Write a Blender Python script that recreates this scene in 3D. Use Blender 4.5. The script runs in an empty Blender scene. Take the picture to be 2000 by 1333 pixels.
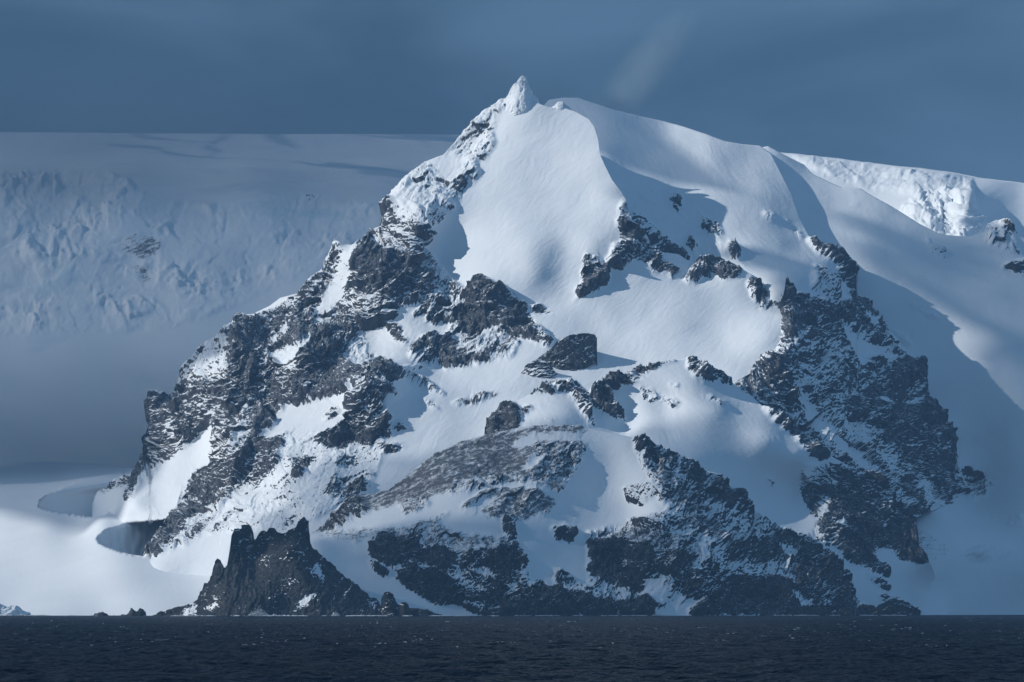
import bpy, math, random
import numpy as np

# ------------------------------------------------------------------ camera, sky, sun, exposure
scene = bpy.context.scene
COL = scene.collection
CAMH, F, HY = 15.0, 5000.0, 1190.5          # eye height (m); focal length and horizon row in photo pixels
cam_d = bpy.data.cameras.new('camera')
cam_d.sensor_width = 36.0
cam_d.lens = 90.0
cam_d.shift_y = (HY - 666.5) / 2000.0
cam_d.clip_start = 5.0
cam_d.clip_end = 80000.0
cam = bpy.data.objects.new('camera', cam_d)
cam.location = (0, 0, CAMH)
cam.rotation_euler = (math.radians(90), 0, 0)
COL.objects.link(cam)
scene.camera = cam

SUN_EL, SUN_AZ = 31.0, -98.0                 # degrees; azimuth from +Y (view direction), minus = to the left
el, az = math.radians(SUN_EL), math.radians(SUN_AZ)
sun_dir = (math.sin(az) * math.cos(el), math.cos(az) * math.cos(el), math.sin(el))
sun_d = bpy.data.lights.new('sun', 'SUN')
sun_d.energy = 3.7
sun_d.angle = math.radians(0.5)
sun_d.color = (1.0, 0.985, 0.96)
sun = bpy.data.objects.new('sun', sun_d)
from mathutils import Vector
sun.rotation_euler = Vector(sun_dir).to_track_quat('Z', 'Y').to_euler()
COL.objects.link(sun)

world = bpy.data.worlds.new('World')
scene.world = world
world.use_nodes = True
nt = world.node_tree
nt.nodes.clear()
out = nt.nodes.new('ShaderNodeOutputWorld')
bg = nt.nodes.new('ShaderNodeBackground')
bg.inputs['Strength'].default_value = 0.1
sky = nt.nodes.new('ShaderNodeTexSky')
sky.sky_type = 'NISHITA'
sky.sun_disc = False
sky.sun_elevation = el
sky.sun_rotation = az
tc = nt.nodes.new('ShaderNodeTexCoord')
mp = nt.nodes.new('ShaderNodeMapping')
mp.inputs['Scale'].default_value = (1.0, 1.0, 2.6)
mp.inputs['Location'].default_value = (0.31, 0.0, 0.12)
nz1 = nt.nodes.new('ShaderNodeTexNoise')
nz1.inputs['Scale'].default_value = 6.0
nz1.inputs['Detail'].default_value = 4.5
nz1.inputs['Roughness'].default_value = 0.45
nz1.inputs['Distortion'].default_value = 0.5
rp = nt.nodes.new('ShaderNodeValToRGB')       # storm cloud greys and blues
rp.color_ramp.elements[0].position = 0.38
rp.color_ramp.elements[0].color = (0.31, 0.76, 1.40, 1)
rp.color_ramp.elements[1].position = 0.60
rp.color_ramp.elements[1].color = (0.82, 1.58, 2.62, 1)
mx = nt.nodes.new('ShaderNodeMixRGB')
mx.inputs['Fac'].default_value = 0.93
nt.links.new(tc.outputs['Generated'], mp.inputs['Vector'])
nt.links.new(mp.outputs['Vector'], nz1.inputs['Vector'])
nt.links.new(nz1.outputs['Fac'], rp.inputs['Fac'])
nt.links.new(sky.outputs['Color'], mx.inputs['Color1'])
nt.links.new(rp.outputs['Color'], mx.inputs['Color2'])
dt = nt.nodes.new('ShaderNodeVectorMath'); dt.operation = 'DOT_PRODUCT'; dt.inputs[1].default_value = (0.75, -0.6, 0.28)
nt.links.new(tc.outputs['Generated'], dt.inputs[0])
br = nt.nodes.new('ShaderNodeMapRange'); br.interpolation_type = 'SMOOTHSTEP'      # sky brightened behind the viewer's right shoulder, added as fill for shaded slopes
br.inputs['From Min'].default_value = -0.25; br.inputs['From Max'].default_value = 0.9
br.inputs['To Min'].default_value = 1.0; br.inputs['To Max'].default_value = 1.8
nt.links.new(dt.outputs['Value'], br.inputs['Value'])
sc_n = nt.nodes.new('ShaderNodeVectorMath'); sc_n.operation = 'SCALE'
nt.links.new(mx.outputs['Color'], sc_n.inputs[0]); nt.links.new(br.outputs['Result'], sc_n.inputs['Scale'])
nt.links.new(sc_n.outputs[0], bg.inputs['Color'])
nt.links.new(bg.outputs['Background'], out.inputs['Surface'])

scene.view_settings.view_transform = 'Standard'
scene.view_settings.look = 'None'
scene.view_settings.exposure = 0.0
scene.view_settings.gamma = 1.0
scene.cycles.volume_bounces = 0
scene.cycles.max_bounces = 5
scene.cycles.diffuse_bounces = 2
scene.cycles.volume_step_rate = 4

# ------------------------------------------------------------------ numpy noise
f32 = np.float32
def make_tables(seed):
    r = np.random.RandomState(seed)
    p = r.permutation(256).astype(np.int32)
    a = r.rand(256) * 2 * math.pi
    return np.concatenate([p, p]), np.cos(a).astype(f32), np.sin(a).astype(f32)
_T = {}
def perlin(x, y, seed=0):
    if seed not in _T: _T[seed] = make_tables(seed)
    p, ca, sa = _T[seed]
    xi = np.floor(x).astype(np.int32); yi = np.floor(y).astype(np.int32)
    xf = (x - xi).astype(f32); yf = (y - yi).astype(f32)
    u = xf*xf*xf*(xf*(xf*6-15)+10); v = yf*yf*yf*(yf*(yf*6-15)+10)
    def g(i, j, fx, fy):
        h = p[p[i & 255] + (j & 255)]
        return ca[h]*fx + sa[h]*fy
    a = g(xi, yi, xf, yf); b = g(xi+1, yi, xf-1, yf)
    c = g(xi, yi+1, xf, yf-1); d = g(xi+1, yi+1, xf-1, yf-1)
    return (a + u*(b-a) + v*((c + u*(d-c)) - (a + u*(b-a)))) * 1.5
def fbm(x, y, lam, octv, seed, gain=0.5):
    s = 0; a = 1.0; t = 0
    for k in range(octv):
        s = s + a * perlin(x/lam + 17.3*k, y/lam - 9.1*k, seed+k); t += a; a *= gain; lam *= 0.5
    return s / t
def worley(x, y, seed=0):
    """distance to nearest and second nearest feature point, plus a random plane tilt of the nearest cell"""
    r = np.random.RandomState(seed)
    p = make_tables(seed)[0]; jx = r.rand(256).astype(f32); jy = r.rand(256).astype(f32); jt = r.rand(256).astype(f32)*2-1; ju = r.rand(256).astype(f32)*2-1
    xi = np.floor(x).astype(np.int32); yi = np.floor(y).astype(np.int32)
    f1 = np.full(x.shape, 9, f32); f2 = f1.copy(); pl = np.zeros(x.shape, f32)
    for dx in (-1, 0, 1):
        for dy in (-1, 0, 1):
            h = p[p[(xi+dx) & 255] + ((yi+dy) & 255)]
            qx = (x - xi - dx - jx[h]).astype(f32); qy = (y - yi - dy - jy[h]).astype(f32)
            d = qx*qx + qy*qy
            m = d < f1
            f2 = np.where(m, f1, np.minimum(f2, d))
            pl = np.where(m, qx*jt[h] + qy*ju[h] + 0.35*jt[(h*7) & 255], pl)
            f1 = np.where(m, d, f1)
    return np.sqrt(f1), np.sqrt(f2), pl
def sstep(a, b, x):
    t = np.clip((x-a)/(b-a), 0, 1); return t*t*(3-2*t)

# ------------------------------------------------------------------ survey: bearings (in photo pixels) and distance -> metres
def to_world(px, py, D):
    return (px-1000)/F*D, D, CAMH + (HY-py)/F*D

class Surf:
    """smooth distance field through survey points (multiquadric)"""
    def __init__(self, pts, c=45.0):
        a = np.array(pts, dtype=np.float64)
        self.x, self.y, self.c = a[:, 0], a[:, 1], c
        n = len(a)
        r = np.sqrt((self.x[:, None]-self.x)**2 + (self.y[:, None]-self.y)**2 + c*c)
        A = np.zeros((n+3, n+3)); A[:n, :n] = r + np.eye(n)*-0.6
        Pm = np.stack([np.ones(n), self.x/1000, self.y/1000], 1)
        A[:n, n:] = Pm; A[n:, :n] = Pm.T
        self.w = np.linalg.solve(A, np.concatenate([a[:, 2], np.zeros(3)]))
    def __call__(self, px, py):
        s = (self.w[-3] + self.w[-2]*px/1000 + self.w[-1]*py/1000).astype(f32)
        for i in range(len(self.x)):
            s += f32(self.w[i]) * np.sqrt((px-f32(self.x[i]))**2 + (py-f32(self.y[i]))**2 + f32(self.c*self.c))
        return s

RX0, RY0, RS = -400, 0, 2.0                  # ground-cover map: origin and cell
RW, RH = 1400, 700
def raster(polys):
    """ground cover: bare rock, roughness, scree as three maps drawn from surveyed outlines"""
    M = np.zeros((3, RH, RW), f32)
    for rock, rough, scree, pg in polys:
        P = (np.array(pg, dtype=np.float64) - [RX0, RY0]) / RS
        x0, y0 = np.floor(P.min(0)).astype(int) - 1; x1, y1 = np.ceil(P.max(0)).astype(int) + 1
        x0, y0 = max(x0, 0), max(y0, 0); x1, y1 = min(x1, RW-1), min(y1, RH-1)
        X, Y = np.meshgrid(np.arange(x0, x1+1), np.arange(y0, y1+1))
        ins = np.zeros(X.shape, bool)
        for i in range(len(P)):
            ax, ay = P[i-1]; bx, by = P[i]
            if ay == by: continue
            c = ((ay > Y) != (by > Y)) & (X < (bx-ax)*(Y-ay)/(by-ay)+ax)
            ins ^= c
        for k, v in enumerate((rock, rough, scree)):
            M[k, y0:y1+1, x0:x1+1][ins] = v
    for k in range(3):                        # soften: 1,2,1 passes
        n = (8, 6, 5)[k]
        for _ in range(n):
            A = M[k]
            A = (np.roll(A, 1, 0) + 2*A + np.roll(A, -1, 0))/4
            M[k] = (np.roll(A, 1, 1) + 2*A + np.roll(A, -1, 1))/4
    return M
def sample(Mk, px, py):
    x = np.clip((px-RX0)/RS, 0, RW-1.01); y = np.clip((py-RY0)/RS, 0, RH-1.01)
    xi = x.astype(np.int32); yi = y.astype(np.int32); fx = (x-xi).astype(f32); fy = (y-yi).astype(f32)
    return (Mk[yi, xi]*(1-fx)*(1-fy) + Mk[yi, xi+1]*fx*(1-fy) + Mk[yi+1, xi]*(1-fx)*fy + Mk[yi+1, xi+1]*fx*fy)

def grid_normals(P):
    du = np.gradient(P, axis=1); dv = np.gradient(P, axis=0)
    n = np.cross(du, dv)
    l = np.linalg.norm(n, axis=2, keepdims=True) + 1e-9
    return n / l

def mesh_grid(name, P, attrs, mat):
    R, C_, _ = P.shape
    me = bpy.data.meshes.new(name)
    n = R*C_
    me.vertices.add(n)
    me.vertices.foreach_set('co', P.reshape(-1).astype(f32))
    i = np.arange(n, dtype=np.int32).reshape(R, C_)
    q = np.stack([i[:-1, :-1], i[1:, :-1], i[1:, 1:], i[:-1, 1:]], -1).reshape(-1, 4)
    nf = len(q)
    me.loops.add(nf*4); me.polygons.add(nf)
    me.loops.foreach_set('vertex_index', q.reshape(-1))
    me.polygons.foreach_set('loop_start', np.arange(0, nf*4, 4, dtype=np.int32))
    me.polygons.foreach_set('loop_total', np.full(nf, 4, np.int32))
    me.polygons.foreach_set('use_smooth', np.ones(nf, bool))
    me.update(calc_edges=True)
    for k, v in attrs.items():
        at = me.attributes.new(k, 'FLOAT', 'POINT')
        at.data.foreach_set('value', np.ascontiguousarray(v.reshape(-1).astype(f32)))
    me.materials.append(mat)
    o = bpy.data.objects.new(name, me)
    COL.objects.link(o)
    return o

def relief(name, top, ctrl, polys, mat, x0, x1, step=1.4, bottom=1212, seed=1, amp=1.0, snow_amp=1.0,
           strike=0.9, stretch=1.7, back_rows=14, back_z=-20.0, back_slope=1.0, c=45.0, dents=(), bias=0.0,
           top_jag=1.0, flip=1, smooth_rough=0.0, lowf=1.0, speck=1.0, patchy=0.0):
    """one body of terrain: its front as surveyed, its far side falling away behind the crest"""
    S = Surf(ctrl, c)
    nc = int((x1-x0)/step)+1
    xs = np.linspace(x0, x1, nc)
    tx, ty = zip(*top)
    tp = np.interp(xs, tx, ty)
    if isinstance(bottom, (int, float)): bt = np.full(nc, float(bottom))
    else: bt = np.interp(xs, *zip(*bottom))
    bt = np.maximum(bt, tp+3)
    nr = int((bt-tp).max()/step)+2
    t = np.linspace(0, 1, nr)[:, None]
    PX = np.broadcast_to(xs, (nr, nc)).astype(f32)
    PY = (bt + (tp-bt)*t).astype(f32)          # row 0 at the foot, last row on the crest
    M = raster(polys)
    w1 = fbm(PX, PY, 26, 3, seed+50)*9; w2 = fbm(PX, PY, 26, 3, seed+60)*9
    rock = sample(M[0], PX+w1, PY+w2); rough = sample(M[1], PX+w1*.5, PY+w2*.5); scree = sample(M[2], PX+w1, PY+w2)
    rough = np.clip(np.maximum(rough, smooth_rough), 0, 1); rock = np.minimum(rock, 1)
    D = S(PX, PY)
    for fn in dents: D = fn(PX, PY, D)
    X, Y, Z = to_world(PX, PY, D)
    P = np.stack([X, Y, Z], -1).astype(f32)
    # broad normal of the smooth body
    N = grid_normals(P) * flip
    k = D/7000.0
    if patchy: rough = rough*(1-patchy+patchy*1.6*sstep(-.05, .4, fbm(PX, PY*1.4, 90, 3, seed+90)))
    ca, sa = math.cos(strike), math.sin(strike)
    wx = PX + fbm(PX, PY, 70, 3, seed+1)*26; wy = PY + fbm(PX, PY, 70, 3, seed+5)*26
    U = (wx*sa + wy*ca); V = (wx*ca - wy*sa)/stretch      # V runs along the gullies
    def ridged(lam, s): return 1 - 2.2*np.abs(perlin(U/lam, V/lam, s))
    f1, f2, pl = worley(U/34, V/34, seed+20)
    g1, g2, pl2 = worley(U/12, V/12, seed+21)
    e1, e2, pl3 = worley(U/5.5, V/5.5, seed+22)
    h = ((ridged(150, seed+10)*16 + ridged(62, seed+11)*14 + pl*20)*lowf + ridged(25, seed+12)*5.0 + pl2*8.5
         + perlin(PX/9, PY/7, seed+14)*3.0 + pl3*4.4 + perlin(PX/4, PY/3.2, seed+15)*2.0)
    # ledges
    q = (PY + 0.35*PX + fbm(PX, PY, 50, 2, seed+16)*22)/11.0
    fr = q - np.floor(q)
    h = h + (np.abs(fr-0.5)*2-0.5)*1.2*sstep(-.2,.4,perlin(PX/40, PY/40, seed+17))
    hs = fbm(PX, PY*1.3, 220, 3, seed+30)*9 + perlin(U/40, V/80, seed+33)*1.1 + perlin(U/9, V/22, seed+34)*0.32 + perlin(U/4.2, V/12, seed+35)*0.2
    disp = (h*amp*rough + hs*snow_amp*(1-0.5*rough)) * k
    edge = sstep(0, 3, PX-x0)*sstep(0, 3, x1-PX)
    P = P + N*(disp*(0.3+0.7*edge))[..., None]
    # crest teeth where it is rocky
    jag = (perlin(PX/5.5, PY*0+3.1, seed+40)*2.6 + perlin(PX/14, PY*0+1.7, seed+41)*4.0 + perlin(PX/2.6, PY*0+.7, seed+42)*1.2)*top_jag
    fall = np.clip(1-(PY-tp[None, :])/16, 0, 1)
    P[..., 2] += jag*fall*np.clip(rough*1.3-0.2, 0, 1)*k*1.3
    N2 = grid_normals(P)*flip
    nzv = N2[..., 2]
    Nb = N[..., 2]
    nf = perlin(PX/6, PY/5, seed+70)*0.4 + perlin(PX/2.8, PY/2.5, seed+71)*0.75*speck + perlin(U/3.6, V/6.5, seed+74)*.8*speck + fbm(U, V, 40, 2, seed+72)*.5
    score = (Nb - nzv)*1.9 + (0.5-nzv)*0.5 + nf*0.74 + perlin(U/15, V/32, seed+73)*.55
    m = np.where(rock > 0.02, sstep(-0.16, 0.16, (rock-0.5)*2.4 + score + bias), 0)
    # far side
    bk = []
    last = P[-1]
    crx = last[:, 0]; cry = last[:, 1]; crz = last[:, 2]
    for j in range(1, back_rows+1):
        s = j/back_rows
        z = crz*(1-s) + back_z*s
        yy = cry + (crz-z)/back_slope + 2.0
        n = fbm(crx, yy, 160, 3, seed+80)*min(20, 0.02*(float(crz.max())+20))*math.sin(math.pi*s)*2
        bk.append(np.stack([crx, yy, z+n], -1))
    P = np.concatenate([P, np.array(bk, dtype=f32)], 0)
    rb = np.repeat(m[-1:], back_rows, 0)*0.5
    m = np.concatenate([m, rb], 0)
    sc_ = np.concatenate([scree, np.repeat(scree[-1:], back_rows, 0)], 0)
    return mesh_grid(name, P, {'rock': m, 'scree': sc_}, mat)

def tag(o, kind=None, label=None, cat=None, group=None):
    if kind: o['kind'] = kind
    if label: o['label'] = label
    if cat: o['category'] = cat
    if group: o['group'] = group
    return o

# ------------------------------------------------------------------ materials
def N_(t, nt, **kw):
    n = nt.nodes.new(t)
    for k, v in kw.items(): n.inputs[k].default_value = v
    return n
def terrain_mat(name, rock_lo, rock_hi, snow_col=(0.84, 0.875, 0.9), scale=1.0, ice=0.0, dusting=.7):
    m = bpy.data.materials.new(name); m.use_nodes = True
    t = m.node_tree; t.nodes.clear(); L = t.links.new
    out = t.nodes.new('ShaderNodeOutputMaterial'); b = t.nodes.new('ShaderNodeBsdfPrincipled')
    b.inputs['Roughness'].default_value = 0.75
    b.inputs['Specular IOR Level'].default_value = 0.25
    L(b.outputs[0], out.inputs[0])
    geo = t.nodes.new('ShaderNodeNewGeometry')
    def noise(sc, det=3, rough=.55, vec=None):
        n = t.nodes.new('ShaderNodeTexNoise'); n.inputs['Scale'].default_value = sc*scale
        n.inputs['Detail'].default_value = det; n.inputs['Roughness'].default_value = rough
        L(vec or geo.outputs['Position'], n.inputs['Vector']); return n.outputs['Fac']
    def math_(op, a, b_=None, clamp=False):
        n = t.nodes.new('ShaderNodeMath'); n.operation = op; n.use_clamp = clamp
        for i, v in enumerate((a, b_)):
            if v is None: continue
            if isinstance(v, (int, float)): n.inputs[i].default_value = v
            else: L(v, n.inputs[i])
        return n.outputs[0]
    def ss(a, b_, v):
        n = t.nodes.new('ShaderNodeMapRange'); n.interpolation_type = 'SMOOTHSTEP'
        n.inputs['From Min'].default_value = a; n.inputs['From Max'].default_value = b_
        L(v, n.inputs['Value']); return n.outputs['Result']
    def mix(f, c1, c2):
        n = t.nodes.new('ShaderNodeMixRGB')
        for i, v in zip(('Fac', 'Color1', 'Color2'), (f, c1, c2)):
            if isinstance(v, tuple): n.inputs[i].default_value = (*v, 1)
            elif isinstance(v, (int, float)): n.inputs[i].default_value = v
            else: L(v, n.inputs[i])
        return n.outputs[0]
    ar = t.nodes.new('ShaderNodeAttribute'); ar.attribute_name = 'rock'
    asr = t.nodes.new('ShaderNodeAttribute'); asr.attribute_name = 'scree'
    fine = noise(0.35, 3, .6); mid = noise(0.06, 4, .6); big = noise(0.008, 3)
    f = math_('ADD', ar.outputs['Fac'], math_('MULTIPLY', math_('SUBTRACT', fine, 0.5), 0.9))
    rk = ss(0.38, 0.62, f)
    # scree: stones showing through a dusting of snow, combed by the wind
    vr = t.nodes.new('ShaderNodeMapping'); vr.inputs['Rotation'].default_value = (0, math.radians(30), 0)
    vm = t.nodes.new('ShaderNodeMapping'); vm.inputs['Scale'].default_value = (0.28, 0.8, 2.2)
    L(geo.outputs['Position'], vr.inputs['Vector']); L(vr.outputs[0], vm.inputs['Vector'])
    streak = noise(0.045, 4, .7, vm.outputs['Vector'])
    g = math_('ADD', asr.outputs['Fac'], math_('ADD', math_('ADD', math_('MULTIPLY', math_('SUBTRACT', streak, 0.5), 2.2), math_('MULTIPLY', math_('SUBTRACT', mid, 0.5), 1.6)), math_('MULTIPLY', math_('SUBTRACT', fine, 0.5), 2.0)))
    sc = math_('MULTIPLY', ss(0.35, 0.8, g), math_('MULTIPLY', ss(0.03, 0.2, asr.outputs['Fac']), 0.92))
    rockc = mix(ss(.35, .65, mid), rock_lo, rock_hi)
    rockc = mix(math_('MULTIPLY', ss(.55, .66, big), .3), rockc, (0.09, 0.085, 0.075))
    dust = noise(0.22, 4, .7); dn = t.nodes.new('ShaderNodeSeparateXYZ'); L(geo.outputs['Normal'], dn.inputs[0])
    rockc = mix(math_('MULTIPLY', ss(.60, .74, math_('ADD', dust, math_('ADD', math_('MULTIPLY', dn.outputs['Z'], .14), math_('MULTIPLY', math_('SUBTRACT', mid, .5), .3)))), dusting), rockc, (0.6, 0.64, 0.68))
    snow = mix(ss(.3, .7, big), snow_col, tuple(min(1, c*1.04) for c in snow_col))
    if ice > 0:
        ic = math_('MULTIPLY', ss(.54, .68, noise(0.006, 5, .65)), ice)
        snow = mix(ic, snow, (0.42, 0.66, 0.78))
    c1 = mix(sc, snow, mix(ss(.3, .7, fine), (0.024, 0.024, 0.031), (0.085, 0.082, 0.092)))
    col = mix(rk, c1, rockc)
    L(col, b.inputs['Base Color'])
    wm = t.nodes.new('ShaderNodeMapping'); wm.inputs['Scale'].default_value = (1.0, 1.0, 3.2); L(vr.outputs[0], wm.inputs['Vector'])
    wind = noise(0.05, 5, .65, wm.outputs[0])
    hh = math_('ADD', math_('ADD', math_('MULTIPLY', fine, 1.0), math_('MULTIPLY', mid, 2.0)), math_('MULTIPLY', wind, 3.0))
    bp = t.nodes.new('ShaderNodeBump')
    L(hh, bp.inputs['Height'])
    L(math_('ADD', math_('MULTIPLY', rk, 0.9), math_('ADD', math_('MULTIPLY', sc, .5), 0.15)), bp.inputs['Strength'])
    bp.inputs['Distance'].default_value = 2.6/scale
    L(bp.outputs[0], b.inputs['Normal'])
    return m

M_MAIN = terrain_mat('snow_and_rock', (0.022, 0.028, 0.038), (0.09, 0.098, 0.114))
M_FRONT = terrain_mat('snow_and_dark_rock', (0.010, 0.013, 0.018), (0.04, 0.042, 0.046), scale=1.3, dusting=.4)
M_ICE = terrain_mat('glacier_ice', (0.03, 0.035, 0.04), (0.08, 0.08, 0.08), scale=0.6, ice=0.35)
M_SNOWF = terrain_mat('snowfield', (0.03, 0.03, 0.035), (0.08, 0.08, 0.08))

def inpoly(px, py, pg):
    ins = np.zeros(px.shape, bool)
    for i in range(len(pg)):
        ax, ay = pg[i-1]; bx, by = pg[i]
        if ay == by: continue
        ins ^= ((ay > py) != (by > py)) & (px < (bx-ax)*(py-ay)/(by-ay)+ax)
    return ins
sc2 = [(187,1050),(192,1060),(205,1068),(240,1081),(282,1089),(292,1072),(306,1050),(326,1030),(336,1013),(250,1021),(210,1033),(192,1043)]
sc1 = [(72,990),(100,999),(140,1006),(180,1010),(203,1007),(214,998),(240,960),(240,918),(160,938),(110,958),(85,972)]
def scoop_lower(px, py, D):
    wob = perlin(px/19, py/9, 905)*2.2 + perlin(px/6, py/4, 906)*1.0
    return np.where(inpoly(px+wob, py+wob*.5, sc2), 6840 + 1.5*(px-185) + 1.2*(1096-py) + perlin(px/14, py/30, 909)*10, D)
def scoop_upper(px, py, D):
    wob = perlin(px/17, py/9, 907)*3.5 + perlin(px/6, py/4, 908)*1.2
    w = inpoly(px+wob, py+wob*.5, sc1)*sstep(922, 978, py + px*.06)
    return D*(1-w) + w*(8000 + 2.8*(px-70) + 1.2*(1010-py))

# ------------------------------------------------------------------ main mountain: summit pyramid, west wall and snow bowl
top3 = [(180,985),(188,960),(211,941),(237,925),(258,930),(271,910),(291,886),(293,860),(297,800),(299,781),(305,771),(326,765),(344,754),(350,742),(365,716),
 (384,695),(402,671),(426,657),(450,639),(463,628),(471,617),(497,613),(502,609),(526,597),(547,581),(581,572),(584,570),(602,547),(631,524),
 (636,505),(657,477),(686,479),(718,471),(722,463),(749,432),(754,398),(766,385),(787,356),(829,315),(866,301),(880,285),(902,261),(940,225),
 (980,195),(1000,190),(1040,196),(1057,204),(1070,208),(1107,211),(1125,217),(1150,231),(1160,245),(1168,270),
 (1171,300),(1180,320),(1195,350),(1216,378),(1224,400),(1234,431),(1258,449),(1273,479),(1292,493),(1325,497),(1342,508),(1355,515),(1392,505),(1423,510),
 (1452,529),(1465,537),(1478,550),(1491,565),(1499,579),(1505,577),(1512,582),(1528,582),(1536,594)]
bot3 = [(180,1212),(900,1212),(1000,1000),(1330,800),(1428,752),(1486,718),(1512,697),(1528,675),(1530,650),(1536,600)]
c3 = [(1020,190,7890),(940,225,7930),(870,300,7870),(760,390,7800),(720,465,7750),(650,480,7720),(580,575,7620),(500,610,7680),(420,660,7560),(350,745,7460),
 (300,780,7430),(295,860,7400),(270,910,7320),(190,960,7380),(1100,215,7840),(1160,245,7780),(1172,300,7690),(1216,380,7570),(1258,449,7500),(1350,515,7520),(1450,530,7450),
 (1500,580,7380),(1532,600,7290),(1000,300,7770),(1080,320,7720),(1050,400,7620),(900,420,7650),(1150,400,7580),(1160,480,7450),(1100,500,7450),(960,500,7480),(1050,520,7382),(1060,585,7330),
 (1120,560,7360),(850,380,7690),(812,440,7545),(862,460,7625),(840,520,7540),(700,560,7480),(690,500,7560),(675,540,7570),(620,640,7430),(800,530,7450),(950,560,7370),(950,640,7300),
 (1130,560,7350),(1180,530,7410),(1180,600,7290),(1250,560,7370),(1300,560,7385),(1350,570,7370),(1300,620,7250),(1200,680,7150),(1400,640,7230),(1500,650,7130),(1527,650,7140),(1512,694,7060),(1430,745,6960),
 (1300,720,7050),(1150,750,6980),(1150,640,7240),(1080,660,7180),(830,640,7310),(750,600,7370),(740,680,7280),(900,690,7190),(860,715,7140),(900,750,6990),(1000,740,6990),(800,760,6935),
 (900,810,6835),(1000,810,6840),(860,900,6690),(750,930,6640),(600,1000,6480),(450,700,7310),(500,780,7130),(560,720,7200),(600,690,7150),(650,740,7080),(400,790,7200),(350,850,7220),
 (310,900,7260),(370,890,7160),(400,860,7170),(310,980,6990),(255,985,7020),(350,960,6960),(425,870,6990),(432,900,6920),(415,960,6850),(380,1000,6790),(330,1050,6710),(290,1085,6660),(480,880,6850),
 (500,950,6760),(560,830,6920),(620,800,6930),(690,760,6890),(760,722,6970),(850,765,6935),(700,830,6800),(700,880,6740),(640,850,6800),(790,840,6785),(500,1050,6460),(420,1100,6480),(600,1100,6380),
 (190,1040,7000),(190,1100,6680),(190,1200,6400),(240,1081,6690),(300,1103,6560),(190,1000,7260),(250,1030,6990),(230,1000,7120),(225,1060,6840),(700,1205,6330),(1000,1000,6600),(1000,1205,6350),(1350,1000,6650),(200,1205,6650)]
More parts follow.
